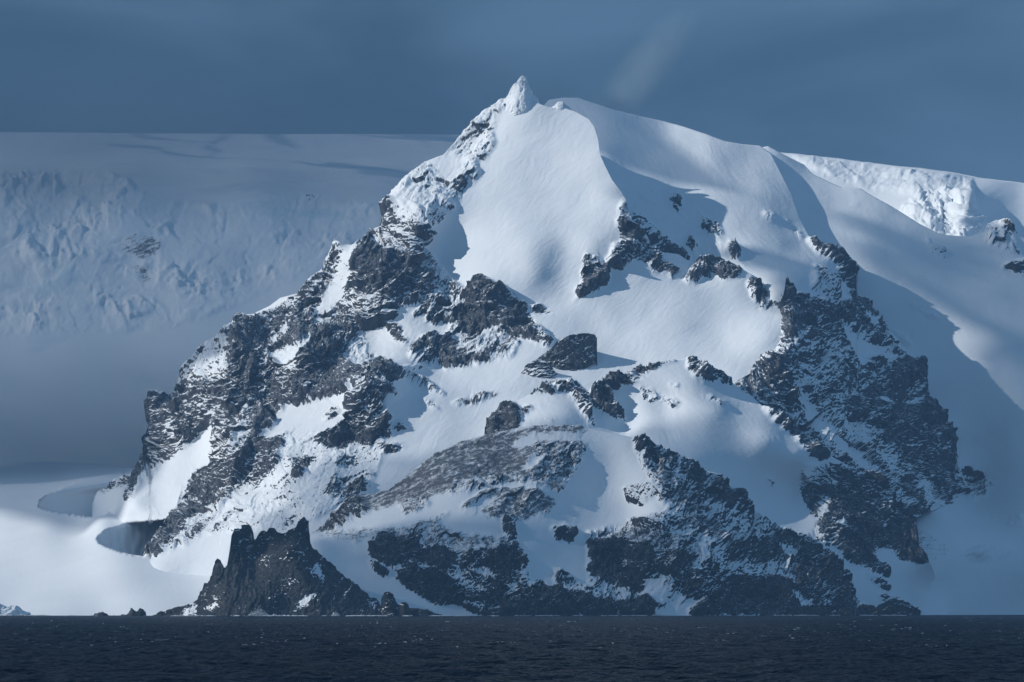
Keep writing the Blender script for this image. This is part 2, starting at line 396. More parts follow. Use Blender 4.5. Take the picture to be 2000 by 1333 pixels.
p3 = [
 (.33,.6,0,[(600,560),(700,478),(820,480),(900,560),(1040,640),(1000,700),(850,715),(700,740),(560,790),(480,870),(460,960),(400,1040),(310,1090),(350,980),(440,800),(330,900),(300,780),(420,660),(520,610)]),
 (.2,.3,0,[(480,870),(700,800),(760,870),(720,960),(560,1040),(430,1040)]),
 (0,.05,0,[(590,800),(700,755),(760,745),(740,790),(640,840),(560,850)]),
 (0,.05,0,[(255,995),(300,935),(365,885),(420,840),(418,905),(372,930),(345,985),(310,1012)]),
 (0,.05,0,[(700,640),(760,590),(830,600),(880,640),(850,715),(780,720),(720,690)]),
 (.10,.55,0,[(755,393),(787,356),(829,316),(868,301),(902,261),(945,222),(985,192),(1000,200),(975,225),(963,253),(968,280),(952,300),(931,318),(939,340),(915,362),(879,414),(858,432),(842,440),(800,445),(755,430)]),
 (0,.08,0,[(831,318),(868,302),(890,290),(903,322),(890,350),(870,358),(850,330)]),
 (.5,.6,0,[(930,297),(952,293),(950,303),(935,310)]),(.6,.7,0,[(885,356),(905,353),(913,362),(900,382),(886,378)]),(.5,.7,0,[(831,425),(858,417),(868,424),(848,436)]),
 (.5,.9,0,[(753,390),(775,395),(782,420),(775,450),(750,450)]),(.3,.5,0,[(840,400),(862,400),(866,415),(850,420)]),
 (.66,1,0,[(754,430),(775,425),(800,440),(830,440),(845,450),(842,470),(820,480),(810,500),(825,530),(845,535),(840,560),(820,580),(790,600),(770,620),(730,640),(690,600),(700,560),(685,560),(688,490),(700,478),(722,463),(749,434)]),
 (.88,1,0,[(690,505),(750,500),(790,520),(820,540),(815,560),(770,562),(720,568),(690,560)]),
 (.2,.5,0,[(725,470),(750,465),(760,500),(735,500)]),(.85,1,0,[(812,455),(835,455),(838,463),(818,478),(808,470)]),
 (.5,.9,0,[(636,505),(657,477),(672,482),(655,530),(640,560),(620,580),(600,600),(584,571),(602,547),(631,526)]),
 (.68,1,0,[(584,571),(640,560),(618,600),(600,640),(560,690),(530,700),(520,680),(560,640),(575,600)]),
 (.62,1,0,[(600,640),(650,600),(690,600),(730,640),(700,650),(680,680),(660,700),(600,700),(560,690)]),
 (.04,.15,0,[(672,482),(686,482),(687,520),(680,560),(665,590),(640,610),(615,625),(620,600),(645,560),(660,520)]),
 (.72,1,0,[(424,663),(471,618),(510,628),(545,600),(565,595),(555,630),(530,650),(520,690),(515,710),(500,760),(470,760),(445,740),(450,700),(428,705),(447,690),(447,665)]),
 (.25,.6,0,[(402,671),(426,658),(447,665),(445,700),(425,740),(400,750),(370,750),(365,716),(384,695)]),
 (.8,1,0,[(605,650),(640,640),(650,680),(640,720),(660,700),(700,720),(740,700),(755,705),(720,735),(690,750),(680,765),(620,780),(560,790),(570,760),(580,730),(590,700)]),
 (.9,1,0,[(605,650),(640,645),(632,700),(622,740),(590,770),(575,765),(590,720)]),
 (.06,.3,0,[(520,690),(550,685),(580,670),(606,655),(600,680),(585,700),(570,715),(555,725),(535,700)]),
 (.6,1,0,[(425,740),(470,760),(500,740),(535,700),(555,725),(590,710),(590,740),(560,790),(540,800),(500,830),(470,830),(440,830),(445,790),(440,760)]),
 (.66,1,0,[(299,771),(344,755),(365,740),(400,750),(430,745),(442,765),(430,790),(400,825),(370,850),(345,880),(330,895),(300,925),(275,945),(258,975),(245,975),(245,940),(271,910),(292,886),(290,863),(292,781)]),
 (.95,1,0,[(296,771),(318,770),(325,800),(330,850),(320,880),(300,900),(290,890)]),
 (.4,.7,0,[(188,960),(211,941),(237,925),(258,930),(245,945),(225,950),(200,962)]),
 (.35,.6,0,[(345,862),(362,850),(368,865),(350,885)]),
 (.8,1,0,[(440,790),(450,830),(462,850),(462,900),(480,870),(500,830),(540,800),(535,830),(500,860),(555,860),(550,880),(520,890),(505,905),(480,930),(420,960),(410,985),(385,1000),(360,1040),(335,1065),(310,1088),(285,1083),(300,1060),(340,1000),(350,990),(368,955),(372,935),(395,915),(415,910),(418,870),(422,828)]),
 (.5,.9,0,[(424,830),(450,830),(460,850),(460,895),(440,905),(420,910)]),
 (.6,.9,0,[(500,880),(545,880),(555,900),(545,910),(520,930),(500,940),(480,945),(440,980),(420,990),(430,965),(470,930)]),
 (.85,.9,0,[(400,1045),(430,1020),(440,1025),(415,1045)]),(.85,.9,0,[(352,1068),(385,1030),(405,1025),(375,1060),(358,1070)]),(.6,.7,0,[(425,1015),(470,1002),(455,1018)]),(.6,.7,0,[(535,1028),(582,1010),(562,1030)]),
 (.75,.9,0,[(568,900),(600,893),(618,900),(600,912),(575,915)]),(.8,.9,0,[(573,928),(588,918),(602,925),(590,933),(576,932)]),(.45,.5,0,[(560,990),(590,972),(578,992)]),
 (.5,.8,0,[(625,962),(650,940),(690,930),(714,945),(700,962),(670,975)]),(.85,1,0,[(665,965),(680,945),(705,938),(716,948),(700,965),(678,980)]),(.4,.7,0,[(648,915),(680,888),(702,895),(695,910)]),(.55,.7,0,[(690,927),(715,916),(729,925),(715,932)]),(.65,.8,0,[(743,875),(770,868),(792,870),(780,880),(765,889),(747,884)]),
 (.55,.9,0,[(690,745),(700,737),(718,740),(725,722),(740,717),(776,718),(788,740),(765,745),(780,770),(755,770),(745,790),(760,810),(763,850),(745,855),(725,870),(700,870),(692,860),(665,880),(640,873),(615,862),(630,850),(660,830),(690,800),(670,790),(700,765)]),
 (.9,1,0,[(722,724),(740,716),(776,717),(790,735),(770,740),(740,745),(718,742)]),(.92,1,0,[(625,860),(655,835),(690,825),(720,830),(750,815),(763,850),(745,857),(725,870),(700,870),(692,858),(665,880),(640,873)]),
 (.7,.8,0,[(632,822),(650,800),(664,800),(650,818)]),(.45,.6,0,[(765,830),(790,825),(798,838),(785,845),(770,840)]),(.4,.5,0,[(825,782),(840,785),(857,800),(845,803)]),
 (.55,.6,0,[(790,728),(820,740),(868,765),(866,770),(830,760),(795,745)]),(.6,.6,0,[(880,787),(905,778),(930,766),(970,767),(985,770),(950,776),(925,787),(890,791)]),
 (.72,.9,0,[(754,628),(780,635),(790,655),(800,680),(830,695),(850,705),(845,715),(825,700),(800,690),(795,675),(775,665),(765,650)]),
 (.62,.9,0,[(797,700),(805,672),(830,655),(857,655),(857,672),(850,700),(825,712)]),(.88,1,0,[(855,668),(870,660),(890,665),(892,690),(915,700),(930,695),(925,705),(905,715),(870,720),(855,708)]),
 (.86,1,0,[(942,547),(958,552),(981,560),(1005,579),(1028,600),(1031,610),(1042,631),(1063,649),(1080,665),(1068,678),(1028,660),(1005,663),(1007,644),(963,647),(918,660),(892,644),(897,628),(876,634),(892,610),(921,589),(908,586),(916,560),(931,552)]),
 (.45,.9,0,[(1040,640),(1060,645),(1080,665),(1070,678),(1050,670),(1035,655)]),
 (.6,.9,0,[(848,580),(870,578),(882,590),(870,610),(855,635),(840,630),(833,620),(850,600)]),(.75,.8,0,[(878,560),(900,557),(898,572),(885,570)]),(.6,.8,0,[(806,615),(840,588),(835,612),(812,620)]),(.8,.8,0,[(838,562),(847,558),(837,583),(827,582)]),(.5,.8,0,[(858,545),(866,532),(868,538),(850,570),(842,560)]),
 (.7,.8,0,[(1035,605),(1050,596),(1065,604),(1082,610),(1062,616),(1045,611)]),(.8,.8,0,[(950,692),(985,675),(997,665),(1010,660),(985,690),(955,700),(930,713),(925,703)]),
 (.88,1,0,[(1144,496),(1160,503),(1172,508),(1165,525),(1185,515),(1200,480),(1215,470),(1235,470),(1255,490),(1240,505),(1225,515),(1210,523),(1195,520),(1183,550),(1160,562),(1140,575),(1127,580),(1117,594),(1127,578),(1127,560),(1137,560),(1138,525),(1143,530),(1140,510)]),
 (.1,.3,0,[(1152,505),(1170,510),(1163,523),(1150,518)]),
 (.95,1,0,[(1208,430),(1220,425),(1235,440),(1260,452),(1255,464),(1240,467),(1215,460),(1208,445)]),(.2,.6,0,[(1208,405),(1225,385),(1236,420),(1222,428),(1210,425)]),
 (.5,.9,0,[(1200,478),(1235,470),(1262,465),(1292,493),(1290,510),(1275,523),(1260,510),(1240,505),(1210,515)]),(.9,1,0,[(1262,505),(1280,500),(1290,500),(1310,520),(1330,530),(1315,541),(1297,532),(1275,524)]),
 (.5,.9,0,[(1337,548),(1350,525),(1380,510),(1420,515),(1450,530),(1440,540),(1415,545),(1395,535),(1360,548),(1345,554)]),(.92,1,0,[(1403,528),(1425,518),(1452,530),(1440,542),(1415,546)]),
 (.85,1,0,[(1463,560),(1470,538),(1482,552),(1499,578),(1492,595),(1475,590)]),(.75,.9,0,[(1473,604),(1490,598),(1510,583),(1530,578),(1520,592),(1495,603)]),(.9,1,0,[(1515,602),(1525,583),(1536,575),(1538,590)]),
]
mountain = relief('mountain', top3, c3, p3, M_MAIN, 180, 1536, step=1.45, bottom=bot3, bias=-.05, seed=11, strike=0.75, c=28, dents=[scoop_lower])
tag(mountain, kind='structure')

# ------------------------------------------------------------------ east shoulder: snow dome behind the summit and the dark east face
top2 = [(1040,230),(1060,210),(1072,196),(1100,191),(1130,190),(1160,200),(1200,213),(1260,226),(1300,236),(1360,255),(1420,274),(1450,280),(1485,284),(1505,300),(1520,330),(1545,380),(1560,425),(1579,462),
 (1615,482),(1647,492),(1652,508),(1671,531),(1674,565),(1684,578),(1702,589),(1707,603),(1731,621),(1738,647),(1755,666),(1778,700),(1797,718),(1805,734),(1815,773),(1833,805),
 (1847,834),(1858,847),(1862,873),(1870,890),(1872,910),(1881,931),(1887,961),(1889,990)]
c2 = [(1060,205,8320),(1130,190,8380),(1300,235,8420),(1480,285,8330),(1170,300,7960),(1216,380,7830),(1262,450,7700),(1350,510,7640),(1450,530,7500),(1540,570,7330),(1300,330,8040),(1300,420,7800),
 (1400,400,7870),(1450,340,8090),(1250,330,7990),(1330,380,7930),(1400,300,8170),(1500,370,8040),(1560,430,7960),(1650,500,7880),(1673,560,7830),(1550,500,7700),(1600,560,7560),(1700,590,7790),(1760,680,7730),(1800,730,7680),(1850,840,7620),
 (1886,985,7520),(1600,640,7350),(1400,600,7560),(1460,600,7500),(1480,650,7380),(1380,700,7300),(1460,700,7150),(1600,700,7210),(1536,600,7300),(1531,650,7130),(1512,700,7035),(1432,752,6930),(1480,760,6930),(1550,800,6960),(1700,750,7300),(1700,850,7110),(1800,850,7370),(1800,920,7250),(1620,880,6890),(1750,950,7020),
 (1840,985,7280),(1650,640,7450),(1500,1000,6850),(1800,1050,7000),(1600,1203,6800),(1300,1203,6900),(1100,600,7600),(1250,800,7100)]
p2 = [
 (0,.2,0,[(1225,375),(1330,370),(1460,520),(1340,500),(1250,430)]),
 (.6,.8,0,[(1335,470),(1350,465),(1362,480),(1358,490),(1342,480)]),(.5,.7,0,[(1235,410),(1250,425),(1290,460),(1320,480),(1335,500),(1310,500),(1270,480),(1245,450),(1232,430)]),
 (.85,1,0,[(1295,488),(1330,486),(1345,505),(1325,505),(1300,500)]),(.5,.7,0,[(1363,425),(1380,430),(1400,435),(1414,455),(1395,457),(1375,447)]),(.4,.6,0,[(1310,378),(1325,385),(1332,400),(1322,420),(1308,405)]),
 (.7,.8,0,[(1425,465),(1440,480),(1445,512),(1432,502),(1422,480)]),(.5,.5,0,[(1492,414),(1518,425),(1512,431),(1490,420)]),(.6,.4,0,[(1535,430),(1570,465),(1566,468),(1533,435)]),
 (.47,.85,0,[(1530,600),(1560,575),(1600,585),(1640,600),(1700,640),(1780,710),(1800,800),(1850,950),(1840,990),(1760,1000),(1650,960),(1560,870),(1480,790),(1430,750),(1512,694),(1530,668)]),
 (.3,.6,0,[(1590,520),(1635,530),(1640,590),(1600,590),(1580,560)]),
 (.84,1,0,[(1575,468),(1615,482),(1647,492),(1652,510),(1671,531),(1673,565),(1684,578),(1700,588),(1720,600),(1735,625),(1738,655),(1760,680),(1778,700),(1765,698),(1740,670),(1728,650),(1712,650),(1722,672),(1715,672),(1690,650),(1675,640),(1665,622),(1650,625),(1635,600),(1640,590),(1657,589),(1655,555),(1639,540),(1630,515),(1600,492)]),
 (.02,.2,0,[(1680,600),(1712,620),(1705,640),(1685,625)]),
 (.8,1,0,[(1531,595),(1550,575),(1575,590),(1600,600),(1640,605),(1655,630),(1635,650),(1650,685),(1630,670),(1600,670),(1580,665),(1560,650),(1540,665),(1530,660),(1527,640)]),
 (.94,1,0,[(1740,700),(1778,700),(1797,718),(1815,773),(1847,834),(1862,873),(1872,910),(1887,961),(1888,990),(1850,985),(1820,960),(1790,930),(1770,900),(1740,880),(1720,840),(1680,830),(1650,810),(1640,790),(1680,780),(1690,760),(1700,740),(1735,720)]),
 (.92,1,0,[(1640,790),(1665,770),(1700,790),(1740,830),(1730,870),(1690,850),(1650,815)]),
 (.1,.4,0,[(1700,765),(1720,770),(1745,778),(1757,790),(1745,795),(1715,780)]),(.2,.5,0,[(1765,780),(1790,778),(1785,790),(1768,792)]),(.3,.6,0,[(1780,748),(1800,752),(1795,765),(1778,760)]),
 (.02,.2,0,[(1628,625),(1650,635),(1680,655),(1715,675),(1760,700),(1740,708),(1700,700),(1680,715),(1660,690),(1645,660)]),
 (.06,.3,0,[(1550,740),(1560,760),(1590,800),(1640,850),(1690,900),(1712,935),(1690,930),(1640,880),(1590,830),(1555,790)]),
 (.1,.4,0,[(1625,800),(1660,822),(1700,832),(1722,850),(1690,852),(1660,845)]),(.06,.3,0,[(1700,870),(1740,905),(1765,935),(1740,920),(1705,885)]),
 (.1,.3,0,[(1800,930),(1815,935),(1840,985),(1800,985),(1780,960)]),
 (.8,1,0,[(1480,745),(1510,722),(1540,730),(1550,760),(1545,790),(1520,785),(1500,770)]),(.25,.6,.7,[(1430,748),(1480,728),(1505,755),(1530,800),(1560,812),(1565,832),(1520,825),(1480,795)]),
 (.9,1,0,[(1761,925),(1780,925),(1800,960),(1806,1002),(1775,1000),(1765,965)]),
]
shoulder = relief('mountain_shoulder', top2, c2, p2, M_MAIN, 1040, 1889, step=1.5, bottom=[(1040,900),(1300,900),(1600,1100),(1806,1003),(1840,990),(1889,992)], seed=31, strike=-0.9, c=30, bias=-.06)
tag(shoulder, kind='structure')

# ------------------------------------------------------------------ middle hills: cone hill and east headland
top4 = [(940,862),(945,850),(950,829),(958,813),(979,797),(1005,787),(1044,766),(1068,752),(1110,746),(1128,752),(1150,768),(1155,758),(1165,754),(1176,756),(1177,740),(1197,729),(1220,731),(1226,724),
 (1252,713),(1294,709),(1323,704),(1341,701),(1352,703),(1367,710),(1400,726),(1428,745),(1463,768),(1486,791),(1500,803),(1547,834),(1585,858),(1620,888),(1650,905),(1692,928),(1716,931),(1731,949),(1749,979),
 (1767,985),(1779,1018),(1788,1042),(1794,1072),(1815,1095),(1822,1105),(1850,1203)]
c4 = [(950,840,6700),(1000,800,6750),(1110,746,6830),(1200,735,6850),(1340,703,6900),(1430,745,6930),(1550,840,6840),(1620,890,6830),(1716,935,6850),(1780,1020,6850),(1815,1095,6720),(1060,800,6720),(1150,800,6770),(1100,830,6660),
 (1200,800,6790),(1250,790,6800),(1350,760,6800),(1300,810,6765),(1220,800,6810),(1250,860,6660),(1230,850,6720),(1500,860,6725),(1400,800,6750),(1400,835,6715),(1560,888,6745),(1330,875,6640),(1430,915,6680),(1530,935,6760),(1300,920,6540),(1400,950,6610),(1480,960,6700),(1460,1000,6620),(1560,960,6780),(1600,940,6780),(1600,1090,6500),(1640,1130,6520),(1560,1040,6610),(1640,1000,6710),(1700,1000,6770),(1700,1060,6690),(1560,1100,6420),(1600,1150,6420),(1700,1150,6540),(1780,1170,6650),(1800,1200,6660),(1840,1200,6690),(1830,1140,6780),
 (1000,1000,6500),(1300,1100,6350),(1100,1205,6300),(1000,850,6640)]
p4 = [
 (.85,1,0,[(943,852),(950,829),(958,813),(979,797),(1000,788),(1015,800),(1018,820),(1010,838),(980,852)]),(.7,.8,0,[(1020,803),(1035,793),(1042,800),(1025,810)]),
 (.5,.8,0,[(1030,765),(1068,746),(1110,744),(1128,752),(1150,770),(1140,790),(1120,785),(1115,770),(1085,770),(1070,768),(1045,772)]),(.65,.9,0,[(1113,770),(1145,770),(1150,790),(1158,832),(1140,815),(1125,790)]),
 (.75,1,0,[(1150,772),(1160,754),(1178,754),(1200,775),(1195,785),(1210,800),(1222,822),(1205,818),(1180,800),(1160,790)]),(.4,.5,0,[(1065,817),(1085,820),(1080,826)]),
 (.95,1,0,[(1175,760),(1175,738),(1197,727),(1220,729),(1252,711),(1300,706),(1325,702),(1290,716),(1250,731),(1230,747),(1200,757)]),
 (.75,1,0,[(1338,700),(1352,701),(1367,708),(1382,730),(1394,747),(1375,747),(1360,738),(1345,725)]),(.75,.7,0,[(1362,704),(1400,724),(1430,745),(1427,752),(1395,737)]),
 (.6,.6,0,[(1253,760),(1262,753),(1269,775),(1262,788)]),(.35,.5,0,[(1280,765),(1290,770),(1330,785),(1320,794),(1290,787),(1250,780)]),(.6,.6,0,[(1370,768),(1400,780),(1425,790),(1395,787)]),(.6,.6,0,[(1308,750),(1325,754),(1318,762)]),(.4,.5,0,[(1225,735),(1262,722),(1255,740),(1235,748)]),
 (.75,.8,0,[(1486,789),(1547,832),(1620,885),(1615,897),(1560,862),(1500,810)]),(.95,.9,0,[(1560,858),(1600,866),(1624,890),(1602,895),(1575,882)]),
 (.82,1,0,[(1575,905),(1600,910),(1640,905),(1690,926),(1716,929),(1731,949),(1749,977),(1767,983),(1779,1018),(1788,1042),(1794,1072),(1817,1096),(1765,1096),(1750,1080),(1740,1070),(1705,1065),(1715,1090),(1738,1112),(1740,1122),(1700,1112),(1660,1090),(1640,1070),(1610,1060),(1595,1040),(1600,1010),(1575,990),(1565,960),(1562,955)]),
 (.95,1,0,[(1650,960),(1700,960),(1740,990),(1760,1040),(1720,1060),(1700,1090),(1660,1080),(1640,1020)]),(.3,.8,.3,[(1575,905),(1620,912),(1640,950),(1610,960),(1580,940)]),
 (.15,.5,0,[(1715,1015),(1730,1020),(1745,1060),(1735,1045)]),(.15,.5,0,[(1628,1022),(1650,1008),(1645,1042)]),(.2,.5,0,[(1750,955),(1765,950),(1770,975),(1755,970)]),(.1,.5,0,[(1605,975),(1622,970),(1615,1005),(1600,1010)]),
 (.6,.7,0,[(1690,1120),(1720,1130),(1742,1152),(1725,1150)]),(.6,.8,0,[(1715,1160),(1745,1165),(1775,1188),(1800,1196),(1790,1202),(1750,1188),(1730,1177)]),
 (.5,.8,0,[(1520,1030),(1600,1050),(1600,1078),(1530,1055)]),(.5,.5,0,[(1485,935),(1515,938),(1505,945)]),
]
hills = relief('hills', top4, c4, p4, M_MAIN, 940, 1850, step=1.5, bottom=1212, seed=57, strike=-0.8, c=26, back_slope=1.4, bias=-.04)
tag(hills, kind='structure')

# ------------------------------------------------------------------ front hill: rounded dome with sea cliffs
top5 = [(600,1203),(604,1060),(612,1036),(620,1030),(650,1006),(665,985),(690,972),(720,966),(760,958),(800,925),(850,888),(900,862),(945,851),(1000,838),(1060,832),(1130,831),(1180,842),(1240,855),(1262,858),(1300,872),(1340,897),(1400,930),(1425,950),
 (1450,975),(1475,1000),(1500,1030),(1530,1044),(1560,1050),(1608,1075),(1635,1105),(1668,1144),(1674,1168),(1700,1182),(1740,1203)]
c5 = [(1100,832,6470),(945,850,6460),(850,888,6420),(760,960,6350),(620,1035,6270),(1240,855,6440),(1340,897,6500),(1400,930,6540),(1500,1030,6540),(1600,1080,6500),(1670,1160,6420),(1000,900,6350),(1100,880,6380),(900,960,6220),(800,980,6240),
 (1040,960,6230),(1000,1020,6140),(1110,960,6290),(1180,960,6350),(1140,1010,6240),(1230,1000,6280),(1290,930,6320),(1200,900,6400),(1290,1000,6200),(1400,1020,6330),(1200,1060,6160),(1200,1110,6110),(1100,1080,6100),(1020,1080,6030),(950,1060,6050),(850,1050,6080),(750,1045,6080),(730,1110,5970),(650,1090,5990),
 (620,1050,6120),(660,1150,5910),(900,1130,5960),(1000,1150,5940),(1150,1150,5990),(1250,1100,6050),(1290,1150,6010),(1400,1100,6130),(1400,1170,6060),(1550,1120,6300),(1600,1150,6290),(700,1205,5880),(900,1205,5910),(1100,1205,5905),(1300,1205,5950),(1500,1205,6080),(1680,1205,6260)]
p5 = [
 (.36,.5,.15,[(1240,870),(1340,900),(1500,1030),(1640,1100),(1600,1190),(1150,1190),(1150,1040),(1300,1000)]),
 (.37,.6,.15,[(720,1048),(830,1040),(1000,1050),(1040,1140),(1200,1190),(950,1204),(780,1130)]),
 (.14,.2,.82,[(600,1036),(650,1004),(690,972),(760,956),(850,886),(945,849),(1060,831),(1140,830),(1152,860),(1145,880),(1115,930),(1090,962),(1040,942),(960,950),(870,967),(830,977),(760,988),(720,1002),(690,1015),(640,1036),(600,1040)]),
 (.32,.5,.6,[(1050,870),(1150,862),(1140,890),(1112,935),(1090,962),(1050,945),(1030,915)]),
 (.2,.35,.72,[(900,988),(955,957),(1050,953),(1090,985),(1062,1003),(1010,1020),(975,1016),(940,1002)]),
 (.3,.5,.55,[(870,955),(930,930),(1010,925),(1040,940),(960,950),(880,967)]),
 (.5,.6,.5,[(598,1038),(650,1008),(700,1000),(720,1003),(690,1016),(640,1038)]),
 (0,.05,0,[(995,868),(1030,852),(1080,845),(1150,845),(1190,848),(1245,858),(1225,865),(1150,868),(1100,862),(1060,862),(1010,878)]),(0,.05,0,[(1018,908),(1062,888),(1048,912),(1025,922)]),
 (0,.05,.1,[(900,1000),(940,975),(985,962),(960,985),(930,1005)]),
 (.65,.7,.6,[(612,1038),(645,1008),(690,972),(712,980),(722,1000),(700,1012),(660,1034)]),(.35,.5,.6,[(780,990),(810,970),(838,975),(845,985),(810,1000),(785,1005)]),
 (.15,.3,.45,[(610,1045),(720,1035),(800,1028),(880,998),(860,1022),(780,1050),(740,1055),(700,1060)]),(.25,.5,.5,[(720,1045),(800,1030),(860,1025),(900,1050),(960,1045),(985,1060),(960,1080),(900,1085),(840,1065),(790,1055)]),
 (.93,1,0,[(716,1080),(732,1050),(760,1043),(790,1058),(820,1063),(830,1078),(840,1068),(880,1078),(897,1090),(880,1117),(860,1112),(815,1100),(800,1112),(790,1107),(770,1107),(745,1102)]),
 (.8,1,0,[(718,1095),(745,1108),(762,1120),(755,1127),(735,1118)]),
 (.95,1,0,[(775,1132),(790,1110),(815,1105),(815,1130),(830,1115),(860,1120),(900,1150),(960,1160),(1000,1150),(1070,1170),(1140,1175),(1200,1180),(1262,1165),(1272,1180),(1278,1206),(950,1206),(940,1190),(980,1185),(900,1172),(860,1180),(820,1165)]),
 (.72,1,0,[(880,1115),(910,1090),(930,1075),(960,1080),(990,1075),(1010,1060),(1030,1095),(1020,1110),(1000,1120),(1010,1130),(1060,1135),(1075,1150),(1140,1170),(1150,1190),(1050,1180),(960,1160),(920,1130),(900,1130)]),
 (.9,1,0,[(1060,1140),(1078,1150),(1140,1165),(1165,1180),(1100,1190),(1030,1175),(1020,1150)]),
 (.0,.2,0,[(882,1127),(900,1103),(907,1125),(896,1132)]),(.05,.3,0,[(925,1108),(960,1108),(967,1132),(940,1126)]),(.1,.3,0,[(980,1136),(1010,1138),(1030,1150),(1000,1150)]),
 (.7,.9,0,[(983,1010),(1000,1020),(1008,1050),(1000,1062),(985,1040)]),(.92,1,0,[(1078,1036),(1100,1027),(1127,1037),(1115,1060),(1100,1056),(1085,1052)]),
 (.97,1,0,[(1146,1060),(1170,1056),(1210,1052),(1260,1058),(1290,1068),(1272,1110),(1267,1140),(1250,1154),(1200,1142),(1170,1132),(1143,1118),(1155,1095)]),
 (.82,.9,0,[(1238,860),(1262,857),(1300,870),(1350,903),(1400,930),(1450,975),(1500,1030),(1527,1045),(1500,1050),(1460,1020),(1440,990),(1410,990),(1370,960),(1330,935),(1290,905),(1275,890),(1265,900),(1250,880)]),
 (.93,.9,0,[(1345,905),(1400,932),(1450,978),(1450,1000),(1400,990),(1350,970),(1345,930)]),
 (.45,.6,.6,[(1270,900),(1300,925),(1340,950),(1370,985),(1400,1010),(1320,1000),(1310,985),(1290,960),(1278,930)]),
 (.45,.6,.7,[(1325,1010),(1390,1015),(1430,1040),(1480,1060),(1450,1085),(1400,1060),(1350,1040),(1320,1035)]),(.38,.5,0,[(1218,952),(1270,938),(1284,960),(1250,987),(1228,977)]),
 (.45,.7,.2,[(1430,990),(1470,1000),(1500,1040),(1560,1060),(1520,1070),(1450,1040)]),
 (.75,.8,0,[(1223,1015),(1260,1014),(1322,1045),(1312,1049),(1250,1027)]),(.35,.6,.6,[(1150,1040),(1250,1030),(1330,1050),(1360,1080),(1300,1090),(1270,1070)]),
 (.82,1,0,[(1268,1110),(1300,1080),(1350,1080),(1390,1090),(1400,1120),(1440,1120),(1500,1130),(1540,1140),(1572,1206),(1350,1206),(1345,1190),(1372,1175),(1330,1160),(1310,1150),(1320,1130)]),
 (.97,1,0,[(1400,1140),(1440,1130),(1540,1145),(1570,1206),(1350,1206),(1352,1188),(1390,1170)]),
 (.75,1,0,[(1400,1060),(1480,1060),(1530,1042),(1600,1072),(1640,1103),(1672,1150),(1680,1206),(1600,1206),(1570,1190),(1545,1150),(1540,1110),(1460,1100),(1420,1090)]),
 (.93,1,0,[(1590,1085),(1630,1105),(1668,1146),(1672,1170),(1630,1165),(1600,1130)]),
 (.03,.2,0,[(1540,1150),(1560,1162),(1595,1188),(1560,1190)]),(.15,.4,0,[(1508,1065),(1540,1070),(1562,1112),(1545,1102)]),(.2,.6,0,[(1375,1060),(1392,1070),(1370,1110),(1350,1125),(1360,1090)]),
 (.05,.2,0,[(1262,1125),(1310,1150),(1370,1175),(1345,1192),(1310,1192),(1275,1172),(1255,1158)]),(.4,.7,0,[(1080,1110),(1120,1130),(1160,1165),(1120,1160),(1085,1135)]),
 (.5,.8,0,[(1000,1130),(1050,1135),(1060,1150),(1010,1150)]),
 (.95,1,0,[(1535,1192),(1600,1187),(1680,1190),(1730,1200),(1730,1208),(1535,1208)]),
]
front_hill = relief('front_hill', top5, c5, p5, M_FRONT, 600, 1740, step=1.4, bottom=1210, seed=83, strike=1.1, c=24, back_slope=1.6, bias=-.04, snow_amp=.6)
tag(front_hill, kind='structure')

# ------------------------------------------------------------------ low snowfield to the left with two wind scoops
top7 = [(-1400,900),(-300,905),(0,904),(100,902),(200,908),(260,915),(400,960),(500,1000),(640,1060)]
c7 = [(-1400,900,9900),(-1400,1050,7500),(-1400,1203,6400),(-300,905,9800),(-300,1050,7200),(-300,1203,6200),(0,905,9600),(100,905,9500),(250,915,9000),(400,1000,7200),(0,950,8600),(0,1000,7700),(100,1000,7500),(150,1020,7250),(50,1100,6800),(0,1203,6180),(200,1203,6150),(400,1203,6130),(600,1203,6100),
 (190,1040,6945),(190,1100,6615),(240,1081,6655),(190,1000,7195),(250,1030,6975),(300,1095,6600),(300,1100,6580),(450,1097,6500),(600,1100,6400),(330,1010,7010),(300,985,7080),(640,1060,6500),(500,1000,6800)]
snowfield = relief('snowfield', top7, c7, [], M_SNOWF, -1400, 640, step=2.4, bottom=1212, seed=101, c=40, back_slope=3.0, snow_amp=.1, strike=1.3, stretch=3,
 dents=[scoop_lower, scoop_upper])
tag(snowfield, kind='structure')

# ------------------------------------------------------------------ glaciers behind
top8 = [(-1700,250),(-500,256),(0,258),(200,260),(500,262),(800,262),(900,264),(1100,270)]
c8 = [(x, y, d) for x in (-1700,-1100,-500,-250,0,250,500,750,1000,1100) for (y, d) in ((258,14800),(330,13000),(400,11900),(500,11500),(620,11150),(760,10700),(900,10200),(1205,9700))]
p8 = [(0,.48,0,[(-500,350),(0,340),(130,330),(240,345),(300,390),(450,400),(620,380),(760,400),(760,470),(640,520),(450,600),(300,650),(100,650),(-500,700)]),
 (0,.85,0,[(0,340),(110,345),(120,380),(180,395),(215,400),(240,430),(200,460),(160,500),(120,560),(80,560),(60,500),(20,460),(-50,400)]),(0,.9,0,[(210,335),(235,355),(245,395),(235,405),(218,375)]),
 (0,.8,0,[(300,500),(380,510),(420,560),(360,590),(310,560)]),
 (.12,.9,.55,[(245,470),(270,462),(300,462),(312,480),(305,510),(285,515),(260,500),(240,490)]),(0,.7,.45,[(262,522),(292,522),(296,548),(278,550)]),
 (.6,.6,0,[(430,403),(470,403),(500,396),(520,388),(560,384),(545,392),(500,402),(460,407)]),(.5,.6,0,[(570,392),(620,398),(700,392),(752,398),(740,404),(650,402),(600,402)]),(.35,.5,0,[(560,380),(600,378),(640,388),(600,394)])]
